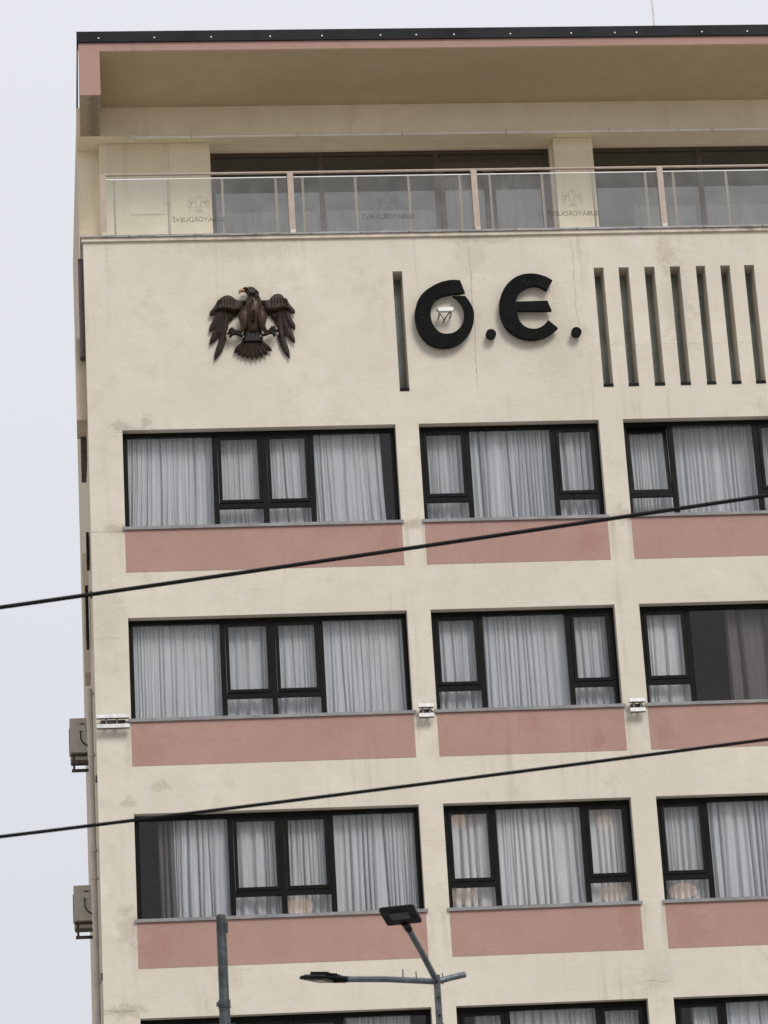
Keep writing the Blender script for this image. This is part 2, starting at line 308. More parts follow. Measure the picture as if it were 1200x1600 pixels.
E_E = [(0.406, 0.432), (0.282, 0.506), (0.114, 0.556), (-0.059, 0.553), (-0.206, 0.5), (-0.342, 0.394), (-0.437, 0.257), (-0.496, 0.104), (-0.518, -0.081), (-0.5, -0.235), (-0.439, -0.39), (-0.347, -0.499), (-0.225, -0.578), (-0.086, -0.621), (0.056, -0.624), (0.202, -0.587), (0.335, -0.514), (0.433, -0.433), (0.281, -0.288), (0.188, -0.388), (0.07, -0.437), (-0.043, -0.429), (-0.139, -0.372), (-0.211, -0.256), (-0.237, -0.099), (0.351, -0.117), (0.293, 0.063), (-0.24, 0.055), (-0.208, 0.144), (-0.147, 0.236), (-0.054, 0.302), (0.069, 0.34), (0.188, 0.319), (0.298, 0.248)]
E_Ebolt = [(-0.082, 0.42), (-0.385, -0.022), (0.065, -0.508)]

# ------------------------------------------------------------------ ground
def sheet(name, x0, x1, y0, y1, z, mat):
    return struct(MB().face([(x0,y0,z),(x1,y0,z),(x1,y1,z),(x0,y1,z)]).build(name, mat))
sheet('ground', -1500, 1500, -1500, 1500, -.02, M['paving'])
sheet('road', -300, 300, -33, -22, 0, M['asphalt'])
struct(MB().box(-300, 300, -22, -.02, -.015, .13).build('pavement', M['paving']))
struct(MB().box(-300, 300, -70, -33, -.015, .13).build('pavement', M['paving']))
ln = MB()
for k in range(-14, 15): ln.face([(k*8,-27.6,.005),(k*8+3,-27.6,.005),(k*8+3,-27.45,.005),(k*8,-27.45,.005)])
struct(ln.build('road_marking', M['line']))

# ------------------------------------------------------------------ the building
B = empty('hotel_building')
tag(B, 'cream rendered multi-storey building with pink panels, dark framed windows and overhanging roof', 'building')
XL, XR = -.55, 14.6; TOPW = 23.93
ROWZ = [20.58 - 3.2*k for k in range(4)]; WH = 1.70
BAY = {'wide': (0.0, 4.45), 'middle': (4.83, 7.81), 'right': (8.21, 11.19)}
SLOTS = [(4.558,4.718), (7.940,8.107), (8.360,8.533), (8.798,8.971), (9.231,9.403), (9.673,9.830), (10.090,10.253), (10.497,10.665), (10.925,11.09), (11.35,11.515)]
SZ0, SZ1 = 21.16, 23.31
def grid_wall(x0, x1, z0, z1, y, holes, yd):
    """wall sheet with openings; each opening gets its reveals yd(hole) deep"""
    xs = sorted({x0, x1} | {h[0] for h in holes} | {h[1] for h in holes})
    zs = sorted({z0, z1} | {h[2] for h in holes} | {h[3] for h in holes})
    b = MB()
    for i in range(len(xs)-1):
        for j in range(len(zs)-1):
            cx, cz = (xs[i]+xs[i+1])/2, (zs[j]+zs[j+1])/2
            if any(h[0] < cx < h[1] and h[2] < cz < h[3] for h in holes): continue
            b.face([(xs[i],y,zs[j]),(xs[i+1],y,zs[j]),(xs[i+1],y,zs[j+1]),(xs[i],y,zs[j+1])])
    for h in holes:
        a, c, d, e = h; q = y + yd(h)
        b.face([(a,y,d),(a,y,e),(a,q,e),(a,q,d)]); b.face([(c,y,d),(c,q,d),(c,q,e),(c,y,e)])
        b.face([(a,y,e),(c,y,e),(c,q,e),(a,q,e)]); b.face([(a,y,d),(a,q,d),(c,q,d),(c,y,d)])
    return b
holes = [(BAY[b][0], BAY[b][1], z-WH, z) for z in ROWZ for b in BAY] + [(a, c, SZ0, SZ1) for a, c in SLOTS]
fac = grid_wall(XL, XR, .12, TOPW, 0, holes, lambda h: .38 if h[2] == SZ0 else .30)
fac.build('facade_wall', M['wall'], B)
SKEW = -.0183
side = MB(); sx = lambda y: XL + SKEW*y
side.face([(sx(0),0,.12),(sx(0),0,TOPW),(sx(9),9,TOPW),(sx(9),9,.12)])
side.face([(sx(2.65),2.65,TOPW),(sx(2.65),2.65,27.6),(sx(9),9,27.6),(sx(9),9,TOPW)])
side.build('side_wall', M['side'], B)
bk = MB(); bk.face([(sx(9),9,.12),(sx(9),9,27.6),(XR,9,27.6),(XR,9,.12)]); bk.face([(XR,0,.12),(XR,9,.12),(XR,9,TOPW),(XR,0,TOPW)])
bk.face([(XR,2.65,TOPW),(XR,9,TOPW),(XR,9,27.6),(XR,2.65,27.6)]); bk.build('rear_wall', M['side'], B)
# painted panels under the sills
for z in ROWZ:
    for b, (a, c) in BAY.items():
        MB().box(a-.005, c+.005, -.005, .02, z-2.435, z-WH-.012).build('spandrel_panel', M['pink'], B)

# rooms behind the windows
for z in ROWZ:
    r = MB(); zf, zc = z-WH-.75, z+.28
    r.face([(XL+.1,4.5,zf),(XR,4.5,zf),(XR,4.5,zc),(XL+.1,4.5,zc)])
    r.face([(XL+.1,.31,zf),(XR,.31,zf),(XR,4.5,zf),(XL+.1,4.5,zf)]); r.face([(XL+.1,.31,zc),(XR,.31,zc),(XR,4.5,zc),(XL+.1,4.5,zc)])
    for x in (XL+.1, 4.64, 8.01, 11.4): r.face([(x,.31,zf),(x,4.5,zf),(x,4.5,zc),(x,.31,zc)])
    r.build('room_shell', M['room'], B)

# windows: frame mesh > pane, sash, sill
FY = .16
def ring(b, x0, x1, z0, z1, w, y0, y1):
    b.box(x0, x1, y0, y1, z1-w, z1); b.box(x0, x1, y0, y1, z0, z0+w)
    b.box(x0, x0+w, y0, y1, z0+w, z1-w); b.box(x1-w, x1, y0, y1, z0+w, z1-w)
def frame_mesh(W, bars, trans):
    b = MB(); e = .004
    b.box(e, W-e, 0, .07, -.075, -e); b.box(e, W-e, 0, .07, -WH+e, -WH+.045)
    b.box(e, .075, .0005, .0695, -WH+.045, -.075); b.box(W-.075, W-e, .0005, .0695, -WH+.045, -.075)
    for x in bars: b.box(x-.042, x+.042, .0005, .0695, -WH+.045, -.075)
    for x0, x1, zt in trans: b.box(x0, x1, .001, .069, zt-.04, zt+.04)
    return b.mesh('window')
TYPES = {'A': (4.45, (1.49, 2.29, 3.06), [(1.532,2.248,-1.29), (2.332,3.018,-1.29)],
               [(.075,1.448,-WH+.045,-.075), (3.102,4.375,-WH+.045,-.075), (1.532,2.248,-WH+.045,-1.33), (2.332,3.018,-WH+.045,-1.33)],
               [(1.532,2.248,-1.25,-.075), (2.332,3.018,-1.25,-.075)]),
         'B': (2.98, (.80, 2.22), [(.075,.758,-1.27), (2.262,2.905,-1.27)],
               [(.842,2.178,-WH+.045,-.075), (.075,.758,-WH+.045,-1.31), (2.262,2.905,-WH+.045,-1.31)],
               [(.075,.758,-1.23,-.075), (2.262,2.905,-1.23,-.075)])}
FM = {k: frame_mesh(v[0], v[1], v[2]) for k, v in TYPES.items()}
PM, SM, GM = {}, {}, {}
for k, v in TYPES.items():
    for x0, x1, z0, z1 in v[3]:
        w, h = x1-x0, z1-z0
        if (round(w,3), round(h,3)) not in PM: PM[round(w,3), round(h,3)] = MB().box(-w/2, w/2, -.004, .004, -h/2, h/2).mesh('pane')
    for x0, x1, z0, z1 in v[4]:
        w, h = x1-x0, z1-z0; key = (round(w,3), round(h,3))
        if key not in SM:
            s = MB(); ring(s, .006, w-.006, -h+.006, -.006, .052, -.014, .05); SM[key] = s.mesh('sash')
            w2, h2 = w-.116, h-.116; GM[key] = MB().box(-w2/2, w2/2, -.004, .004, -h2/2, h2/2).mesh('pane')
SILL = {}
for k, v in TYPES.items():
    s = MB(); W = v[0]; s.box(-.04, W+.04, -.20, .10, -WH-.010, -WH+.028); s.box(-.04, W+.04, -.202, -.185, -WH-.024, -WH-.010)
    SILL[k] = s.mesh('sill')
rnd = random.Random(5)
for ri, z in enumerate(ROWZ):
    for b, (a, c) in BAY.items():
        k = 'A' if b == 'wide' else 'B'; v = TYPES[k]
        wn = place('window', FM[k], M['frame'], B, (a, FY, z))
        place('sill', SILL[k], M['sill'], wn)
        for x0, x1, z0, z1 in v[3]:
            p = place('pane', PM[round(x1-x0,3), round(z1-z0,3)], M['glass'], wn, ((x0+x1)/2, .035, (z0+z1)/2))
            p.rotation_euler = (rnd.uniform(-.006,.006), 0, rnd.uniform(-.006,.006))
        for si, (x0, x1, z0, z1) in enumerate(v[4]):
            key = (round(x1-x0,3), round(z1-z0,3))
            s = place('sash', SM[key], M['frame'], wn, (x0, .0, z1))
            p = place('pane', GM[key], M['glass'], wn, ((x0+x1)/2, .02, (z0+z1)/2))
            p.rotation_euler = (rnd.uniform(-.006,.006), 0, rnd.uniform(-.006,.006))
            if b == 'right' and ri == 0 and si == 0:      # tilted inwards at the top
                t = R_(-4); h = z1-z0
                s.location = (x0, .05+h*math.sin(-t), z0+h*math.cos(t)); s.rotation_euler = (t, 0, 0)
                p.location = ((x0+x1)/2, .075+h/2*math.sin(-t), z0+h/2*math.cos(t)); p.rotation_euler = (t, 0, 0)
            elif si == 0 or k == 'B':
                MB().box(.018, .034, -.03, -.014, -.70, -.58).build('handle', M['frame'], wn, (x1-.06, .02, z1))
# tall slots: pane + dark foot
for a, c in SLOTS:
    s = MB().box(a+.001, c-.001, .36, .379, SZ0+.001, SZ1-.001).build('slot_window', M['slot'], B)
    MB().box(a+.002, c-.002, -.012, .30, SZ0+.0005, SZ0+.05).build('sill', M['black'], s)

# ledge between facade and roof terrace
MB().box(XL-.03, XR, -.045, 2.6, 23.925, 23.985).build('cornice', M['cornice'], B)
MB().box(XL-.05, XR, -.075, 2.6, 23.987, 24.012).build('flashing', M['flash'], B)
cl = MB().box(0, .02, -.083, -.0755, 23.985, 24.0)
for i in range(13): place('flashing_clip', cl.mesh('flashing_clip') if i == 0 else bpy.data.meshes['flashing_clip'], M['gasket'], B, (.2+i*.95+.2*math.sin(i*7), 0, 0))

# terrace storey
MB().box(XL-.03, XR, .12, 2.64, 24.0125, 24.02).build('terrace_bounce_floor', M['bounce_tile'], B)  # unseen pale floor layer added to bounce light onto beam, piers and soffit
TW = 2.65
grid_wall(-.60, XR, 24.0, 26.95, TW, [(1.74,7.80,24.02,26.90), (8.55,13.9,24.02,26.90)], lambda h: .25).build('terrace_wall', M['upper'], B)
MB().box(-.22, 1.72, 2.36, TW+.02, 24.013, 26.905).build('pier', M['upper'], B)
MB().box(7.83, 8.53, 2.36, TW+.02, 24.013, 26.905).build('pier', M['upper'], B)
MB().box(.99, .996, 2.354, 2.36, 24.1, 26.9).build('joint', M['cornice'], B)
hs = MB(); ring(hs, .30, .89, 25.53, 26.12, .012, 2.345, 2.36); hs.box(.312, .878, 2.352, 2.36, 25.542, 26.108)
hs.build('hatch_cover', M['hatch'], B)
rs = MB(); rs.face([(1,6,24),(XR,6,24),(XR,6,27.3),(1,6,27.3)]); rs.face([(1,2.9,24.01),(XR,2.9,24.01),(XR,6,24.01),(1,6,24.01)]); rs.face([(1,2.9,27.2),(XR,2.9,27.2),(XR,6,27.2),(1,6,27.2)]); rs.face([(1,2.9,24),(1,6,24),(1,6,27.3),(1,2.9,27.3)])
rs.build('room_shell', M['room'], B)
def terrace_window(x0, x1, mull, door=None):
    b = MB(); y0, y1 = 2.78, 2.85
    ring(b, x0, x1, 24.03, 26.895, .07, y0, y1)
    for x in mull: b.box(x-.045, x+.045, y0+.001, y1-.001, 24.1, 26.825)
    wn = b.build('terrace_window', M['brown'], B)
    e = [x0+.07] + [q for x in mull for q in (x-.045, x+.045)] + [x1-.07]
    for i in range(0, len(e), 2):
        p0, p1, zt = e[i], e[i+1], 26.825
        if door and p0 < door < p1:
            d = MB(); d.box(p0, p1, y0+.002, y1-.002, 26.58, 26.66); xm = p0+(p1-p0)*.46
            ring(d, p0+.003, xm, 24.1, 26.575, .085, y0-.02, y1-.02); ring(d, xm+.01, p1-.003, 24.1, 26.575, .10, y0-.02, y1-.02)
            d.build('door', M['brown'], wn)
        MB().box(p0+.002, p1-.002, 2.81, 2.818, 24.1, zt).build('pane', M['glass_terrace'], wn)
terrace_window(1.745, 7.795, (3.70, 5.76), 6.7)
terrace_window(8.555, 13.895, (10.52, 12.3))
# deep beam, soffit slab, side beam and roof
MB().box(-.60, XR, 2.07, TW+.05, 26.91, 27.47).build('beam', M['upper'], B)
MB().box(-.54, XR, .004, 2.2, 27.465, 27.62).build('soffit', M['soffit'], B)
ws = MB()   # side beam with sloping underside
o = [(.004,26.64),(2.069,26.925),(2.069,27.464),(.004,27.464)]
n = len(ws.v); ws.v += [(-.54,y,z) for y,z in o] + [(-.19,y,z) for y,z in o]
ws.f += [(0,1,2,3),(7,6,5,4),(0,4,5,1),(1,5,6,2),(2,6,7,3),(3,7,4,0)]
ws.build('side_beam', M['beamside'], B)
fs = MB().prism([(-.545,26.645),(-.188,26.645),(-.188,27.475),(XR,27.475),(XR,27.63),(-.545,27.63)], -.006, .003)
fs.build('fascia', M['pink'], B)
cp = MB().box(-.57, XR, -.06, .25, 27.632, 27.815)
cp.v = [(-.57,-.045,27.632),(XR,-.045,27.632),(XR,.25,27.632),(-.57,.25,27.632),(-.57,-.07,27.815),(XR,-.07,27.815),(XR,.25,27.83),(-.57,.25,27.83)]
cop = cp.build('coping', M['coping'], B)
dr = MB(); dr.tube([(0,-.066,0),(0,-.056,0)], .013, 8); sme = dr.mesh('screw')
for i, x in enumerate((-.198,.744,1.71,2.712,3.598,4.596,5.212,5.862,6.835,7.889,8.646,9.025,10.166,10.962,11.9,12.9)):
    place('screw', sme, M['white'], cop, (x, -.004, 27.69))
sc2 = MB(); sc2.v = [(-.565,.0,z) for z in ()] + [(x,y,z) for z in (27.60,27.80) for x,y in ((-.568,.01),(-.55,.01),(-.60,9),(-.66,9))]
sc2.f = [(0,3,2,1),(4,5,6,7),(0,1,5,4),(1,2,6,5),(2,3,7,6),(3,0,4,7)]
sc2.build('coping', M['coping'], B)
MB().box(-.54, XR, .26, 9, 27.621, 27.70).build('roof', M['flash'], B)
cn_ = MB(); cn_.tube([(.38,2.03,26.865),(XR,2.03,26.865)], .028, 8)
cdo = cn_.build('conduit', M['conduit'], B)
MB().box(.26, .40, 1.985, 2.068, 26.80, 26.885).build('junction_box', M['conduit'], cdo)
for i in range(8): MB().box(-.012, .012, 1.995, 2.068, 26.832, 26.9).build('clip', M['cornice'], cdo, (1.4+i*1.85, 0, 0))

# things on the side wall
for y0, y1, z0, z1, pr, mt in ((.25,1.1,22.0,23.75,.09,'brown'), (.45,1.3,20.95,22.4,.17,'side'), (1.2,2.3,20.55,21.2,.10,'rust')):
    MB().box(sx(y0)-pr, sx(y0)+.02, y0, y1, z0, z1).build('shutter', M[mt], B)
lv = MB().box(-.03, .02, 0, .35, 0, .085).mesh('louvre')
for i in range(5): place('louvre', lv, M['gasket'], B, (sx(.9)-.03, .9, 18.62+i*.115))
for i in range(9): place('louvre', lv, M['gasket'], B, (sx(1.8)-.05, 1.8, 17.55+i*.115))
MB().box(sx(2.6)-.10, sx(2.6)+.02, 2.6, 3.4, 17.3, 19.4).build('shutter', M['side'], B)
for z in (17.81, 14.78, 11.66):
    MB().box(XL-.035, XL+.01, .05, .09, z-.055, z+.055).build('wall_tie', M['rust'], B)
for z0 in (16.15,):
    pp = MB(); px = sx(.9)-.07; pp.tube([(px,.9,16.5),(px,.9,.1)], .045, 12)
    dp = pp.build('downpipe', M['pipe'], B, smooth=False)
    for zz in (16.42, 15.4, 13.85, 13.4, 11.75):
        c_ = MB(); c_.tube([(px,.9,zz-.03),(px,.9,zz+.03)], .054, 12); c_.box(px, px+.07, .87, .93, zz-.012, zz+.012); c_.build('pipe_collar', M['pipe'], dp)
def ac_unit(z0, label):
    y0 = 3.0; xw = sx(3.0); t = empty('air_conditioner', (xw, y0, z0)); tag(t, label, 'air conditioner', 'air conditioners on the side wall')
    b = MB(); b.bevbox(-.37, -.08, 0, .82, 0, .58, .02); b.build('casing', M['acbody'], t)
    g = MB(); g.tube([(-.385,.45,.29),(-.37,.45,.29)], .24, 24); g.build('fan_grille', M['bracket'], t)
    MB().box(-.22, -.11, -.012, .004, .36, .50).build('service_cover', M['acbody'], t)
    MB().box(-.20, -.12, -.016, -.010, .465, .485).build('handle', M['gasket'], t)
    c = MB(); c.tube([(-.19,-.012,.36),(-.19,-.03,.22),(-.15,-.04,.14),(-.08,-.02,.10),(.0,.05,.12)], .011, 6); c.build('refrigerant_line', M['gasket'], t)
    for yy in (.10, .66):
        q = MB(); q.box(-.36, .01, yy, yy+.04, -.045, -.005); q.box(-.35, .01, yy, yy+.04, -.16, -.11); q.box(-.33, -.29, yy, yy+.04, -.11, -.045); q.build('bracket', M['rust'], t)
ac_unit(16.05, 'upper grey air conditioner on the left side wall, level with the second window row')
ac_unit(13.21, 'lower grey air conditioner on the left side wall, level with the third window row')

# ------------------------------------------------------------------ terrace railing
G = empty('glass_railing', (0, .05, 24.012)); tag(G, 'glass balustrade with beige posts along the roof terrace edge', 'railing')
POST = [-.20, 2.937, 6.04, 9.22, 12.36]; Zr = 24.012
for x in POST:
    w = .05
    b = MB(); b.bevbox(x-w, x+w, -.035, .05, 0, 1.15, .008); b.build('post', M['rail'], G)
    MB().box(x-.035, x+.045, -.045, -.0355, .01, .10).build('post_clamp', M['cornice'], G)
hr = MB(); hr.tube([(-.24,.0,1.165),(XR,.0,1.165)], .024, 10); hr.tube([(-.2,.0,1.165),(-.2,2.3,1.165)], .024, 10); hr.build('handrail', M['rail'], G)
BAL = [-.015,.88,1.79,2.69, 3.14,4.03,4.93,5.80, 6.31,7.20,8.06,8.97, 9.45,10.36,11.25,12.1]
bme = MB().box(-.012, .012, .045, .075, 0, 1.10); bme.box(.019, .027, .045, .07, 0, 1.10); bme = bme.mesh('baluster')
for x in BAL: place('baluster', bme, M['rail'], G, (x, 0, 0))
MB().box(-.15, XR, -.012, .022, .03, .062).build('bottom_rail', M['flash'], G)
panes = []
for i in range(4):
    x0, x1 = POST[i]+.055, POST[i+1]-.055
    p = MB().box(x0, x1, 0, .010, .06, 1.075).build('pane', M['glass_rail'], G); panes.append((p, x0, x1))
    MB().box(x0, x1, -.003, .013, 1.0755, 1.091).build('pane_edge', M['white'], p)
MB().box(-.205, -.195, .06, 2.3, .06, 1.075).build('pane', M['glass_rail'], G)
fc = bpy.data.curves.new('print', 'FONT'); fc.body = 'SUBAYORDUEVİ'; fc.size = .118; fc.align_x = 'CENTER'; fc.extrude = .0008; fc.offset = .0012
fo = bpy.data.objects.new('print', fc); C.objects.link(fo); dg = bpy.context.evaluated_depsgraph_get()
tme = bpy.data.meshes.new_from_object(fo.evaluated_get(dg)); bpy.data.objects.remove(fo)
tme.transform(Matrix.Diagonal((-1, 1, 1, 1))); tme.transform(Matrix.Rotation(R_(90), 4, 'X')); tme.flip_normals(); tme.name = 'lettering'
def mini_emblem():
    b = MB(); s = .27
    def band(pts, closed=True, w=.006):
        n = len(pts)
        for i in range(n if closed else n-1):
            a, c = Vector((pts[i][0], pts[i][1])), Vector((pts[(i+1) % n][0], pts[(i+1) % n][1]))
            d = (c-a); 
            if d.length < 1e-4: continue
            nn = Vector((-d.y, d.x)).normalized()*w/2
            b.face([(a.x+nn.x,0,a.y+nn.y),(c.x+nn.x,0,c.y+nn.y),(c.x-nn.x,0,c.y-nn.y),(a.x-nn.x,0,a.y-nn.y)])
    S = lambda q: [(-x*s, z*s) for x, z in q]
    band(S(E_covL)); band(S(E_covR)); band(S(E_head)); band(S(E_beak))
    for f in E_featL + E_featR: band(S([f[0], f[1]]), False)
    for f in E_tail: band(S(f), False)
    band(S([q[0] for q in E_body] + [q[1] for q in reversed(E_body)])); band(S(E_thL), False); band(S(E_thR), False)
    for x in (-.20,-.16,.16,.20): b.face([(x-.009,0,-.222),(x+.009,0,-.222),(x+.009,0,-.204),(x-.009,0,-.204)])
    b.face([(-.10,0,-.217),(.10,0,-.217),(.10,0,-.210),(-.10,0,-.210)])
    return b.mesh('emblem')
eme = mini_emblem()
for (p, x0, x1), xc in zip(panes, (1.38, 4.55, 7.68)):
    place('lettering', tme, M['ink'], p, (xc, -.003, .285)); place('emblem', eme, M['ink'], p, (xc, -.002, .60))

# ------------------------------------------------------------------ curtains
def curtain_mesh(x0, x1, z0, z1, seed, wl=.098, amp=.044, flare=.0):
    r = random.Random(seed); b = MB(); xs = []; x = x0; ph = 0; step = .0085
    n = max(8, int((x1-x0)/step)); rows = 9
    mf, mp = r.uniform(1.6, 4.0), r.uniform(0, 6); ph = [0.]; cw = r.uniform(.7, 1.3)*wl; am = []; a = 1.; cur = 0
    for i in range(n):
        ph.append(ph[-1] + 2*math.pi*step/cw)
        if int(ph[-1]/(2*math.pi)) != cur: cur = int(ph[-1]/(2*math.pi)); cw = wl*r.choice((.5,.7,.85,1.,1.25,1.8))*r.uniform(.85,1.15)*(1+.38*math.sin(step*i*mf+mp))
    A = [r.uniform(.45, 1.25) for _ in range(int(ph[-1]/(2*math.pi))+3)]; Dr = [r.uniform(-.022, .022) for _ in A]; Be = [r.uniform(-1, 1) for _ in A]
    s1, s2 = r.uniform(0, 6), r.uniform(0, 6)
    for j in range(rows+1):
        v = j/rows
        for i in range(n+1):
            q = ph[i]/(2*math.pi); k = int(q); f = q-k; f = f*f*(3-2*f)
            am_ = A[k]*(1-f)+A[k+1]*f; d = Dr[k]*(1-f)+Dr[k+1]*f; be = Be[k]*(1-f)+Be[k+1]*f
            xx = x0+(x1-x0)*i/n
            cr = 1-abs(math.sin(ph[i]/2+be*.25*v)); y = amp*am_*(.6+.4*v)*(3.4*cr**2.6 + .55*math.sin(ph[i]+s2) + .25*math.sin(2*ph[i]+s1+be*2*v)) + .015*math.sin(xx*2.1+s2)
            xx += d*v*(1+.8*math.sin(2.5*v+be*3)) + flare*(v**2)*(i/n-.5)
            b.v.append((xx, y, z1+(z0-z1)*v))
    for j in range(rows):
        for i in range(n): q = j*(n+1)+i; b.f.append((q, q+1, q+n+2, q+n+1))
    return b.mesh('curtain', True)
ORD = ['topmost', 'second', 'third', 'lowest']
GRP = 'curtains behind the bedroom windows'
def curtain(x0, x1, ri, seed, label, mat='sheer', y=.375, **kw):
    z = ROWZ[ri]; c = place('curtain', curtain_mesh(0, x1-x0, -WH-.12, .0, seed, **kw), M[mat], None, (x0, y, z))
    return tag(c, label, 'curtain', GRP)
bn = {'wide': 'wide left-hand window', 'middle': 'middle window', 'right': 'right-edge window'}
for ri in range(4):
    for b, (a, c) in BAY.items():
        x0, x1 = a+.02, c-.02; mat = 'sheer'; kw = {}
        if (b, ri) == ('wide', 0): x0, x1, kw = a+.07, c-.22, dict(flare=.12)
        if (b, ri) == ('wide', 2): x0 = .60
        if (b, ri) == ('right', 1): x1 = 9.02; mat = 'sheer2'
        if (b, ri) == ('right', 0): x0, kw = 8.26, dict(y=.50)
        if (b, ri) == ('wide', 3): x0, x1 = 3.15, 4.15
        if (b, ri) == ('middle', 3): x0, x1 = 5.15, 7.75
        if (b, ri) == ('right', 3): x0, x1 = 8.55, 11.1
        kw = dict(dict(wl=(.095,.078,.11,.088)[(ri*2+len(b)) % 4], amp=(.044,.034,.05,.038)[(ri+len(b)) % 4]), **kw)
        if (b, ri) == ('middle', 2): mat = 'sheer2'
        curtain(x0, x1, ri, ri*10+len(b), 'white pleated sheer curtain behind the %s of the %s window row' % (bn[b], ORD[ri]), mat, **kw)
curtain(.36, .66, 2, 77, 'taupe drape at the dark left end of the wide third-row window', 'drape', .37, wl=.11, amp=.04)
curtain(9.68, 10.85, 1, 78, 'taupe drape beside the dark pane of the right-edge second-row window', 'drape', .40, wl=.16, amp=.045)
for x0, x1, zt, sd, mt, lb in ((1.85,3.62,25.85,91,'tcurt','short grey curtain behind the first terrace window pane from the left pier'), (3.78,5.68,25.85,92,'tcurt','short grey curtain behind the second terrace window pane from the left pier'),
                        (5.85,7.72,26.5,93,'tcurt','full-height grey curtain behind the terrace door'), (9.3,10.45,25.85,94,'tcurt','short grey curtain right of the central terrace pier'), (10.6,12.2,25.85,95,'tcurt','short grey curtain behind the right-edge terrace window pane')):
    c_ = place('curtain', curtain_mesh(0, x1-x0, 24.03, zt, sd, wl=.13, amp=.04), M[mt], None, (x0, 3.0, 0)); tag(c_, lb, 'curtain', 'curtains on the roof terrace')

# ------------------------------------------------------------------ lit lamps in the third-row rooms
def table_lamp(x, z, label):
    t = empty('table_lamp', (x, .90, ROWZ[2]-WH-.75)); tag(t, label, 'lamp', 'lit lamps in the third-row rooms')
    z += .09; h = z-(ROWZ[2]-WH-.75)
    s = MB(); s.tube([(0,0,h+.12*math.cos(math.pi*i/10)) for i in range(1,10)], [.23*math.sin(math.pi*i/10) for i in range(1,10)], 20, True); s.build('lamp_shade', M['shade'], t, smooth=True)
    b = MB(); b.tube([(0,0,.0),(0,0,.03),(0,0,.06),(0,0,h+.08)], [.14,.14,.02,.015], 12); b.build('lamp_stand', M['brass'], t)
def ceiling_lamp(x, z, label):
    z += .09; zc = ROWZ[2]+.28; t = empty('ceiling_lamp', (x, .90, zc)); tag(t, label, 'lamp', 'lit lamps in the third-row rooms')
    b = MB(); b.tube([(0,0,0),(0,0,z-zc+.10)], .01, 8); b.build('cord', M['brass'], t)
    s = MB(); n = 7; s.tube([(0,0,z-zc+.12*math.cos(math.pi*i/n)) for i in range(1, n)], [.13*math.sin(math.pi*i/n) for i in range(1, n)], 16); s.build('globe', M['shade'], t, smooth=True)
table_lamp(2.56, 12.74, 'orange lit lamp glowing behind the low pane of the wide third-row window')
table_lamp(5.18, 12.80, 'orange lit lamp glowing behind the lower left pane of the middle third-row window')
table_lamp(7.56, 12.76, 'orange lit lamp glowing behind the lower right pane of the middle third-row window')
table_lamp(8.68, 12.76, 'orange lit lamp glowing behind the low pane of the right-edge third-row window')
ceiling_lamp(5.16, 14.02, 'orange lit globe glowing behind the upper left casement of the middle third-row window')
ceiling_lamp(7.50, 13.92, 'orange lit globe glowing behind the upper right casement of the middle third-row window')
ch = empty('bedside_chest', (.28, 1.1, ROWZ[2]-WH-.75)); tag(ch, 'dim low chest with items at the dark end of the wide third-row window', 'chest')
MB().box(-.22, .22, 0, .4, 0, .92).build('carcass', M['bracket'], ch); MB().box(-.25, .25, -.03, .42, .921, .97).build('top', M['acbody'], ch)

# ------------------------------------------------------------------ eagle relief
EG = empty('eagle_emblem', (2.2, -.02, 22.4)); tag(EG, 'dark bronze eagle relief with spread wings on the cream wall', 'emblem')
def pillow(o, y0, y1, ins):
    """relief from an outline: side walls and a raised, inset centre"""
    b = MB(); n = len(o); cx = sum(p[0] for p in o)/n; cz = sum(p[1] for p in o)/n
    rings = [(1., y0), (1., y0+(y1-y0)*.45), (1-ins*.4, y0+(y1-y0)*.82), (1-ins, y1)]
    for k, y in rings: b.v += [(cx+(x-cx)*k, y, cz+(z-cz)*k) for x, z in o]
    for r in range(3): b.f += [(r*n+i, r*n+(i+1) % n, (r+1)*n+(i+1) % n, (r+1)*n+i) for i in range(n)]
    b.f.append(tuple(3*n+i for i in range(n))); b.f.append(tuple(reversed(range(n))))
    return b
def feather(p, q, w, y0, bow=0., tip=.75, n=9):
    """ridged blade from p to q"""
    b = MB(); p, q = Vector(p), Vector(q); d = q-p; L = d.length; d /= L; nn = Vector((-d.y, d.x))
    for i in range(n+1):
        u = i/n; c = p + d*L*u + nn*bow*math.sin(math.pi*u)*L
        hw = w/2*(1 if u < tip else max(.04, 1-((u-tip)/(1-tip))**1.6)); hw *= .75+.25*min(1, u*4)
        a, e = c+nn*hw, c-nn*hw; y = y0 + .012*u
        b.v += [(a.x, y+.03, a.y), (a.x, y+.012, a.y), (c.x, y-.014, c.y), (e.x, y+.012, e.y), (e.x, y+.03, e.y)]
    for i in range(n):
        for k in range(4): b.f.append((i*5+k, i*5+k+1, i*5+k+6, i*5+k+5))
        b.f.append((i*5+4, i*5, i*5+5, i*5+9))
    b.f += [(0,4,3,2,1), tuple(n*5+k for k in range(5))]
    return b
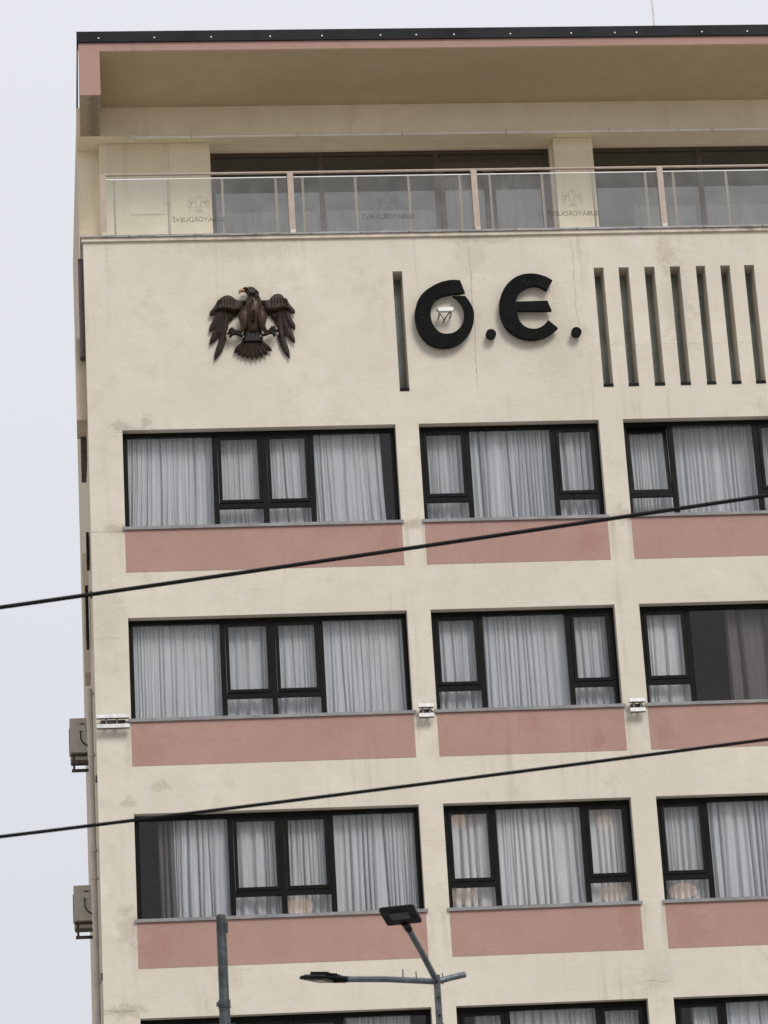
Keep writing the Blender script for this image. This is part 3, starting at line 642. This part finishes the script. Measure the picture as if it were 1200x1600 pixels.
for cov, fe, sg in ((E_covL, E_featL, 1), (E_covR, E_featR, -1)):
    wg = pillow(cov, -.055, -.125, .30).build('wing', M['bronze'], EG)
    for i, (p, q, w) in enumerate(fe):
        feather(p, q, w*(1.35 if i < 4 else 1.15), -.075+.006*i if i < 4 else -.050+.002*(9-i), .075*sg if i < 4 else -.03*sg, .80).build('feather', M['bronze'], wg)
    # small covert scales in rows on the wing arm
    cx = sum(p[0] for p in cov)/len(cov); cz = sum(p[1] for p in cov)/len(cov)
    for rr in range(3):
        for k in range(6):
            x = cx-sg*.05+(k-2.5)*.050; z = cz+.045-rr*.050-abs(k-2.5)*.012
            feather((x, z+.03), (x-sg*.02, z-.05), .042, -.128+.003*rr, 0, .4, 5).build('covert_feather', M['bronze2'], wg)
def loft(secs, y0, depth, n=10):
    b = MB()
    for (l, r), dp in zip(secs, depth):
        cx, cz = (l[0]+r[0])/2, (l[1]+r[1])/2; hw = (r[0]-l[0])/2
        b.v += [(cx-hw*math.cos(math.pi*k/n), y0-dp*math.sin(math.pi*k/n), cz+(r[1]-l[1])/2*-math.cos(math.pi*k/n)) for k in range(n+1)]
    for i in range(len(secs)-1):
        b.f += [(i*(n+1)+k, i*(n+1)+k+1, (i+1)*(n+1)+k+1, (i+1)*(n+1)+k) for k in range(n)]
    m_ = len(secs); b.f.append(tuple(range(n+1))); b.f.append(tuple((m_-1)*(n+1)+k for k in range(n+1)))
    return b
bd = loft(E_body, -.05, [.11,.13,.15,.17,.19,.20,.19,.17,.14,.12,.10]).build('body', M['bronze2'], EG, smooth=True)
r9 = random.Random(3)
for i in range(46):      # breast feathers, darker bib in the middle
    u = r9.uniform(.12, .80); k = int(u*(len(E_body)-1)); l, rr = E_body[k]; f = r9.uniform(.12, .88)
    x = l[0]+(rr[0]-l[0])*f; z = l[1]; dp = [.11,.13,.15,.17,.19,.20,.19,.17,.14,.12,.10][k]*math.sin(math.pi*f)
    dark = abs(f-.5) < .2 and .22 < u < .5
    feather((x, z+.05), (x+(f-.5)*.05, z-.07), .045, -.05-dp-.010, 0, .45, 5).build('breast_feather', M['blackf'] if dark else M['bronze2'], bd)
hd = pillow(E_head, -.06, -.22, .42).build('head', M['bronze'], EG, smooth=False)
pillow(E_beak, -.10, -.19, .5).build('beak', M['gold'], hd)
ey = MB(); ey.tube([(E_eye[0][0],-.232,E_eye[0][1]),(E_eye[0][0],-.19,E_eye[0][1])], .013, 8); ey.build('eye', M['bone'], hd)
for th, toes in ((E_thL, E_toesL), (E_thR, E_toesR)):
    lg = MB(); lg.tube([(x, y, z) for (x, z), y in zip(th, (-.16,-.17,-.15,-.14,-.12))], [.055,.095,.055,.034,.045], 12)
    lo = lg.build('leg', M['bronze2'], EG, smooth=True)
    for t_ in toes:
        a, b_, c_ = t_
        q = MB(); q.tube([(a[0],-.12,a[1]), (b_[0],-.15,b_[1]), (c_[0],-.11,c_[1])], [.036,.030,.018], 8); q.build('toe', M['blackf'], lo, smooth=True)
        q = MB(); d = (Vector(c_)-Vector(b_)).normalized()*.035
        q.tube([(c_[0]-d.x*.2,-.113,c_[1]-d.y*.2), (c_[0]+d.x*.6,-.10,c_[1]+d.y*.6), (c_[0]+d.x,-.075,c_[1]+d.y-.01)], [.020,.018,.006], 6); q.build('claw', M['bone'], lo, smooth=True)
tl_ = pillow([E_tailcov[i] for i in (0,3,2,1)], -.055, -.12, .2).build('tail', M['blackf'], EG)
for i, (p, q) in enumerate(E_tail):
    feather(p, q, .088, -.070-.012*(4-abs(i-4))/4, 0, .72).build('feather', M['bronze'], tl_)
for i in range(7):
    u = i/6; a, b_ = Vector(E_tailcov[0]).lerp(Vector(E_tailcov[1]), u), Vector(E_tailcov[3]).lerp(Vector(E_tailcov[2]), u)
    feather(a, b_.lerp(a, -.05), .040, -.118, 0, .8).build('covert_feather', M['blackf'], tl_)

# ------------------------------------------------------------------ letters
def rounded(o):
    """smooth the curved runs of an outline, keep its corners"""
    n = len(o); P = [Vector(p) for p in o]; out = []
    corner = [math.degrees((P[i]-P[i-1]).angle(P[(i+1) % n]-P[i])) > 38 for i in range(n)]
    for i in range(n):
        p0, p1, p2, p3 = P[i-1], P[i], P[(i+1) % n], P[(i+2) % n]
        if corner[i]: p0 = p1*2-p2
        if corner[(i+1) % n]: p3 = p2*2-p1
        for k in range(4):
            u = k/4
            q = .5*((2*p1) + (p2-p0)*u + (2*p0-5*p1+4*p2-p3)*u*u + (3*p1-p0-3*p2+p3)*u**3)
            out.append((q.x, q.y))
            if corner[i] and corner[(i+1) % n]: break
    return out
def letter(name, outline, c, bolts, label):
    t = empty(name, (c[0], -.02, c[1])); tag(t, label, 'letter', 'sign letters')
    b = MB(); outline = rounded(outline)
    b.prism(outline, -.13, -.05); b.build('letter_face', M['letter'], t)
    for x, z in bolts:
        q = MB(); q.tube([(x,-.138,z),(x,-.129,z)], .016, 8); q.tube([(x,-.05,z),(x,.02,z)], .012, 8); q.build('bolt', M['gasket'], t)
letter('sign_letter', E_O, (5.37,22.5), E_Obolt, 'large black letter O with slanted slit, fixed left of the letter E')
letter('sign_letter', E_E, (6.8,22.6), E_Ebolt, 'large black rounded letter E on the cream wall')
def sign_dot(x, z, label):
    t = empty('sign_dot', (x, -.02, z)); tag(t, label, 'sign dot', 'sign dots')
    o = [(.085*math.cos(2*math.pi*k/24), .085*math.sin(2*math.pi*k/24)) for k in range(24)]
    MB().prism(o, -.13, -.05).build('dot_face', M['letter'], t)
    q = MB(); q.tube([(0,-.138,0),(0,-.129,0)], .016, 8); q.tube([(0,-.05,0),(0,.02,0)], .012, 8); q.build('bolt', M['gasket'], t)
sign_dot(6.113, 22.087, 'round black dot between the letters O and E')
sign_dot(7.538, 22.093, 'round black dot right of the letter E')

# ------------------------------------------------------------------ wall lights
fl = empty('floodlight', (5.375, 0, 22.47)); tag(fl, 'small white bar floodlight with black cable inside the letter O', 'light')
b = MB(); b.bevbox(-.125, .125, -.25, -.17, .0, .065, .012); b.build('housing', M['white'], fl)
MB().box(-.155, -.126, -.225, -.195, .012, .045).build('end_cap', M['bracket'], fl); MB().box(.126, .145, -.225, -.195, .012, .045).build('end_cap', M['bracket'], fl)
for x in (-.10, .09): MB().box(x-.012, x+.012, -.20, .0, -.03, -.004).build('bracket', M['acbody'], fl)
q = MB(); q.tube([(.07,-.19,-.005),(.03,-.15,-.04),(.0,-.10,-.07),(-.02,-.06,-.10),(-.03,-.01,-.11)], .010, 6); q.tube([(-.10,-.19,-.01),(-.05,-.13,-.06),(-.01,-.06,-.10)], .007, 6); q.build('cable', M['cable'], fl)
def wall_washer(x0, x1, z, label):
    t = empty('wall_washer', ((x0+x1)/2, 0, z)); tag(t, label, 'light', 'twin bar wall lights')
    h = (x1-x0)/2
    for dz in (.085, -.075):
        b = MB(); b.bevbox(-h, h, -.17, -.10, dz-.03, dz+.03, .010); o = b.build('light_bar', M['alu'], t)
        MB().box(-h+.004, h-.004, -.165, -.105, dz-.036, dz-.0305).build('lens', M['bracket'], o)
    for x in ((-h*.4, h*.25) if h > .2 else (-h*.45, h*.45)):
        q = MB(); q.box(x-.013, x+.013, -.14, .0, -.045, .055); q.build('bracket', M['bracket'], t)
    MB().box(-h*.75, h*.75, -.06, -.001, -.04, .05).build('driver_box', M['bracket'], t)
    q = MB(); q.tube([(h*.1,-.09,.03),(h*.4,-.11,.0),(h*.7,-.08,.02),(h*1.0,-.04,.0)], .009, 6); q.build('cable', M['cable'], t)
wall_washer(-.545, -.03, 15.64, 'long twin bar wall light at the left corner of the facade')
wall_washer(4.525, 4.765, 15.66, 'short twin bar light on the pier between the wide and middle windows')
wall_washer(7.895, 8.14, 15.64, 'short twin bar light on the pier between the middle and right windows')
at = MB(); at.tube([(10.2,4,27.7),(10.2,4,31),(10.2,4,36)], [.02,.017,.012], 8)
tag(at.build('antenna_mast', M['alu']), 'thin pale antenna mast rising above the roof edge', 'antenna')

# ------------------------------------------------------------------ street lamp
LX, LY, LZ = 1.905, -24.0, 6.53
L = empty('street_lamp', (LX, LY, 0)); tag(L, 'three-armed street lamp with black LED heads and one bare stub arm', 'street lamp')
b = MB(); b.box(-.024, .024, -.024, .024, 5.0, LZ+.05); b.build('spigot', M['galv'], L)
q = MB()
for z in (LZ-.13, LZ-.27): q.tube([(0,-.028,z),(0,-.0235,z)], .010, 8)
q.build('bolt_hole', M['gasket'], L)
MB().box(-.030, .030, -.030, .030, LZ-.36, LZ-.33).build('sleeve', M['galv'], L)
q = MB(); q.tube([(0,0,.13),(0,0,5.0),(0,0,5.05)], [.085,.055,.03], 12); q.build('pole', M['galv'], L)
MB().box(-.2, .2, -.2, .2, .13, .16).build('base_plate', M['galv'], L)
def arm(az, length, rise, head, name='arm'):
    d = Vector((math.cos(R_(az)), math.sin(R_(az)), 0)); end = d*length + Vector((0,0,LZ+rise))
    mid = d*length*.55 + Vector((0,0,LZ+rise*.60))
    q = MB(); q.tube([(0,0,LZ), mid, end], .024, 12); ao = q.build(name, M['galv2'], L)
    if not head: return
    fwd = (end-mid).normalized(); sd_ = Vector((0,0,1)).cross(fwd).normalized(); u = fwd.cross(sd_)
    m4 = Matrix((( *(sd_),), (*(fwd),), (*(u),))).transposed().to_4x4(); m4 = m4 @ Matrix.Diagonal((.86,.82,.75,1)); m4.translation = end
    h = empty('lamp_head', (0,0,0), L); h.matrix_local = m4
    hb = MB(); o = [(-.05,-.02),(-.05,.06),(-.15,.14),(-.15,.40),(-.13,.43),(.13,.43),(.15,.40),(.15,.14),(.05,.06),(.05,-.02)]
    o = [(-.155,.10),(-.155,.41),(-.14,.43),(.14,.43),(.155,.41),(.155,.10),(.14,.08),(-.14,.08)]
    n = len(o); hb.v += [(x,y,-.018) for x,y in o] + [(x,y,.012) for x,y in o] + [(x*.8,.26+(y-.26)*.75,.035) for x,y in o]
    hb.f += [tuple(reversed(range(n))), tuple(2*n+i for i in range(n))]
    for r in range(2): hb.f += [(r*n+i, r*n+(i+1) % n, (r+1)*n+(i+1) % n, (r+1)*n+i) for i in range(n)]
    hb.build('casing', M['black'], h)
    MB().box(-.085, .085, .20, .34, -.022, -.0185).build('lens', M['lens'], h)
    q = MB(); q.tube([(0,-.08,0),(0,.02,0),(0,.10,.0)], [.033,.036,.042], 10); q.build('knuckle', M['black'], h)
    for i in range(6): MB().box(-.10+.04*i-.004, -.10+.04*i+.004, .10, .33, .03, .055+.006*(i % 3)).build('fin', M['black'], h)
    return ao
arm(-108, .98, .24, True); arm(136, .94, .18, True); arm(16, .24, .06, False)
for az, t_ in ((136,.33),(136,.20),(16,.05)):
    d = Vector((math.cos(R_(az)), math.sin(R_(az)), 0))*t_
    q = MB(); z = LZ+.3*t_; q.tube([(d.x,d.y,z-.035),(d.x,d.y,z+.055)], [.006,.004], 6); q.build('bolt', M['gasket'], L)
# bare steel pole
P = empty('steel_pole', (.252, -24.0, 0)); tag(P, 'bare grey galvanised pole with cut top in front of the pink panels', 'pole')
q = MB(); q.tube([(0,0,.0),(0,0,6.40)], [.058,.043], 16); q.build('lower_shaft', M['galv'], P)
q = MB(); q.tube([(0,0,6.38),(0,0,7.10),(0,0,7.118)], [.039,.0385,.034], 16); q.build('upper_shaft', M['galv'], P)
q = MB(); q.tube([(0,0,6.39),(0,0,6.45)], .048, 16); q.box(-.062, -.04, -.012, .012, 6.405, 6.435); q.build('clamp', M['galv'], P)
MB().box(.034, .052, -.02, .02, 6.98, 7.06).build('lug', M['galv'], P)
# overhead cables
def cable(pts, rad, label):
    a, b_, c_ = pts
    q = MB(); path = []
    for i in range(61):
        x = -14 + 34*i/60; path.append((x, -28 + .01*x, a + b_*x + c_*x*x))
    q.tube(path, rad, 8, True); tag(q.build('overhead_cable', M['cable'], smooth=True), label, 'cable', 'overhead cables')
cable((8.522, .1268, .0006), .0150, 'upper thick black overhead cable crossing below the topmost window row')
cable((6.911, .0955, .0010), .0122, 'lower black overhead cable crossing above the third window row')
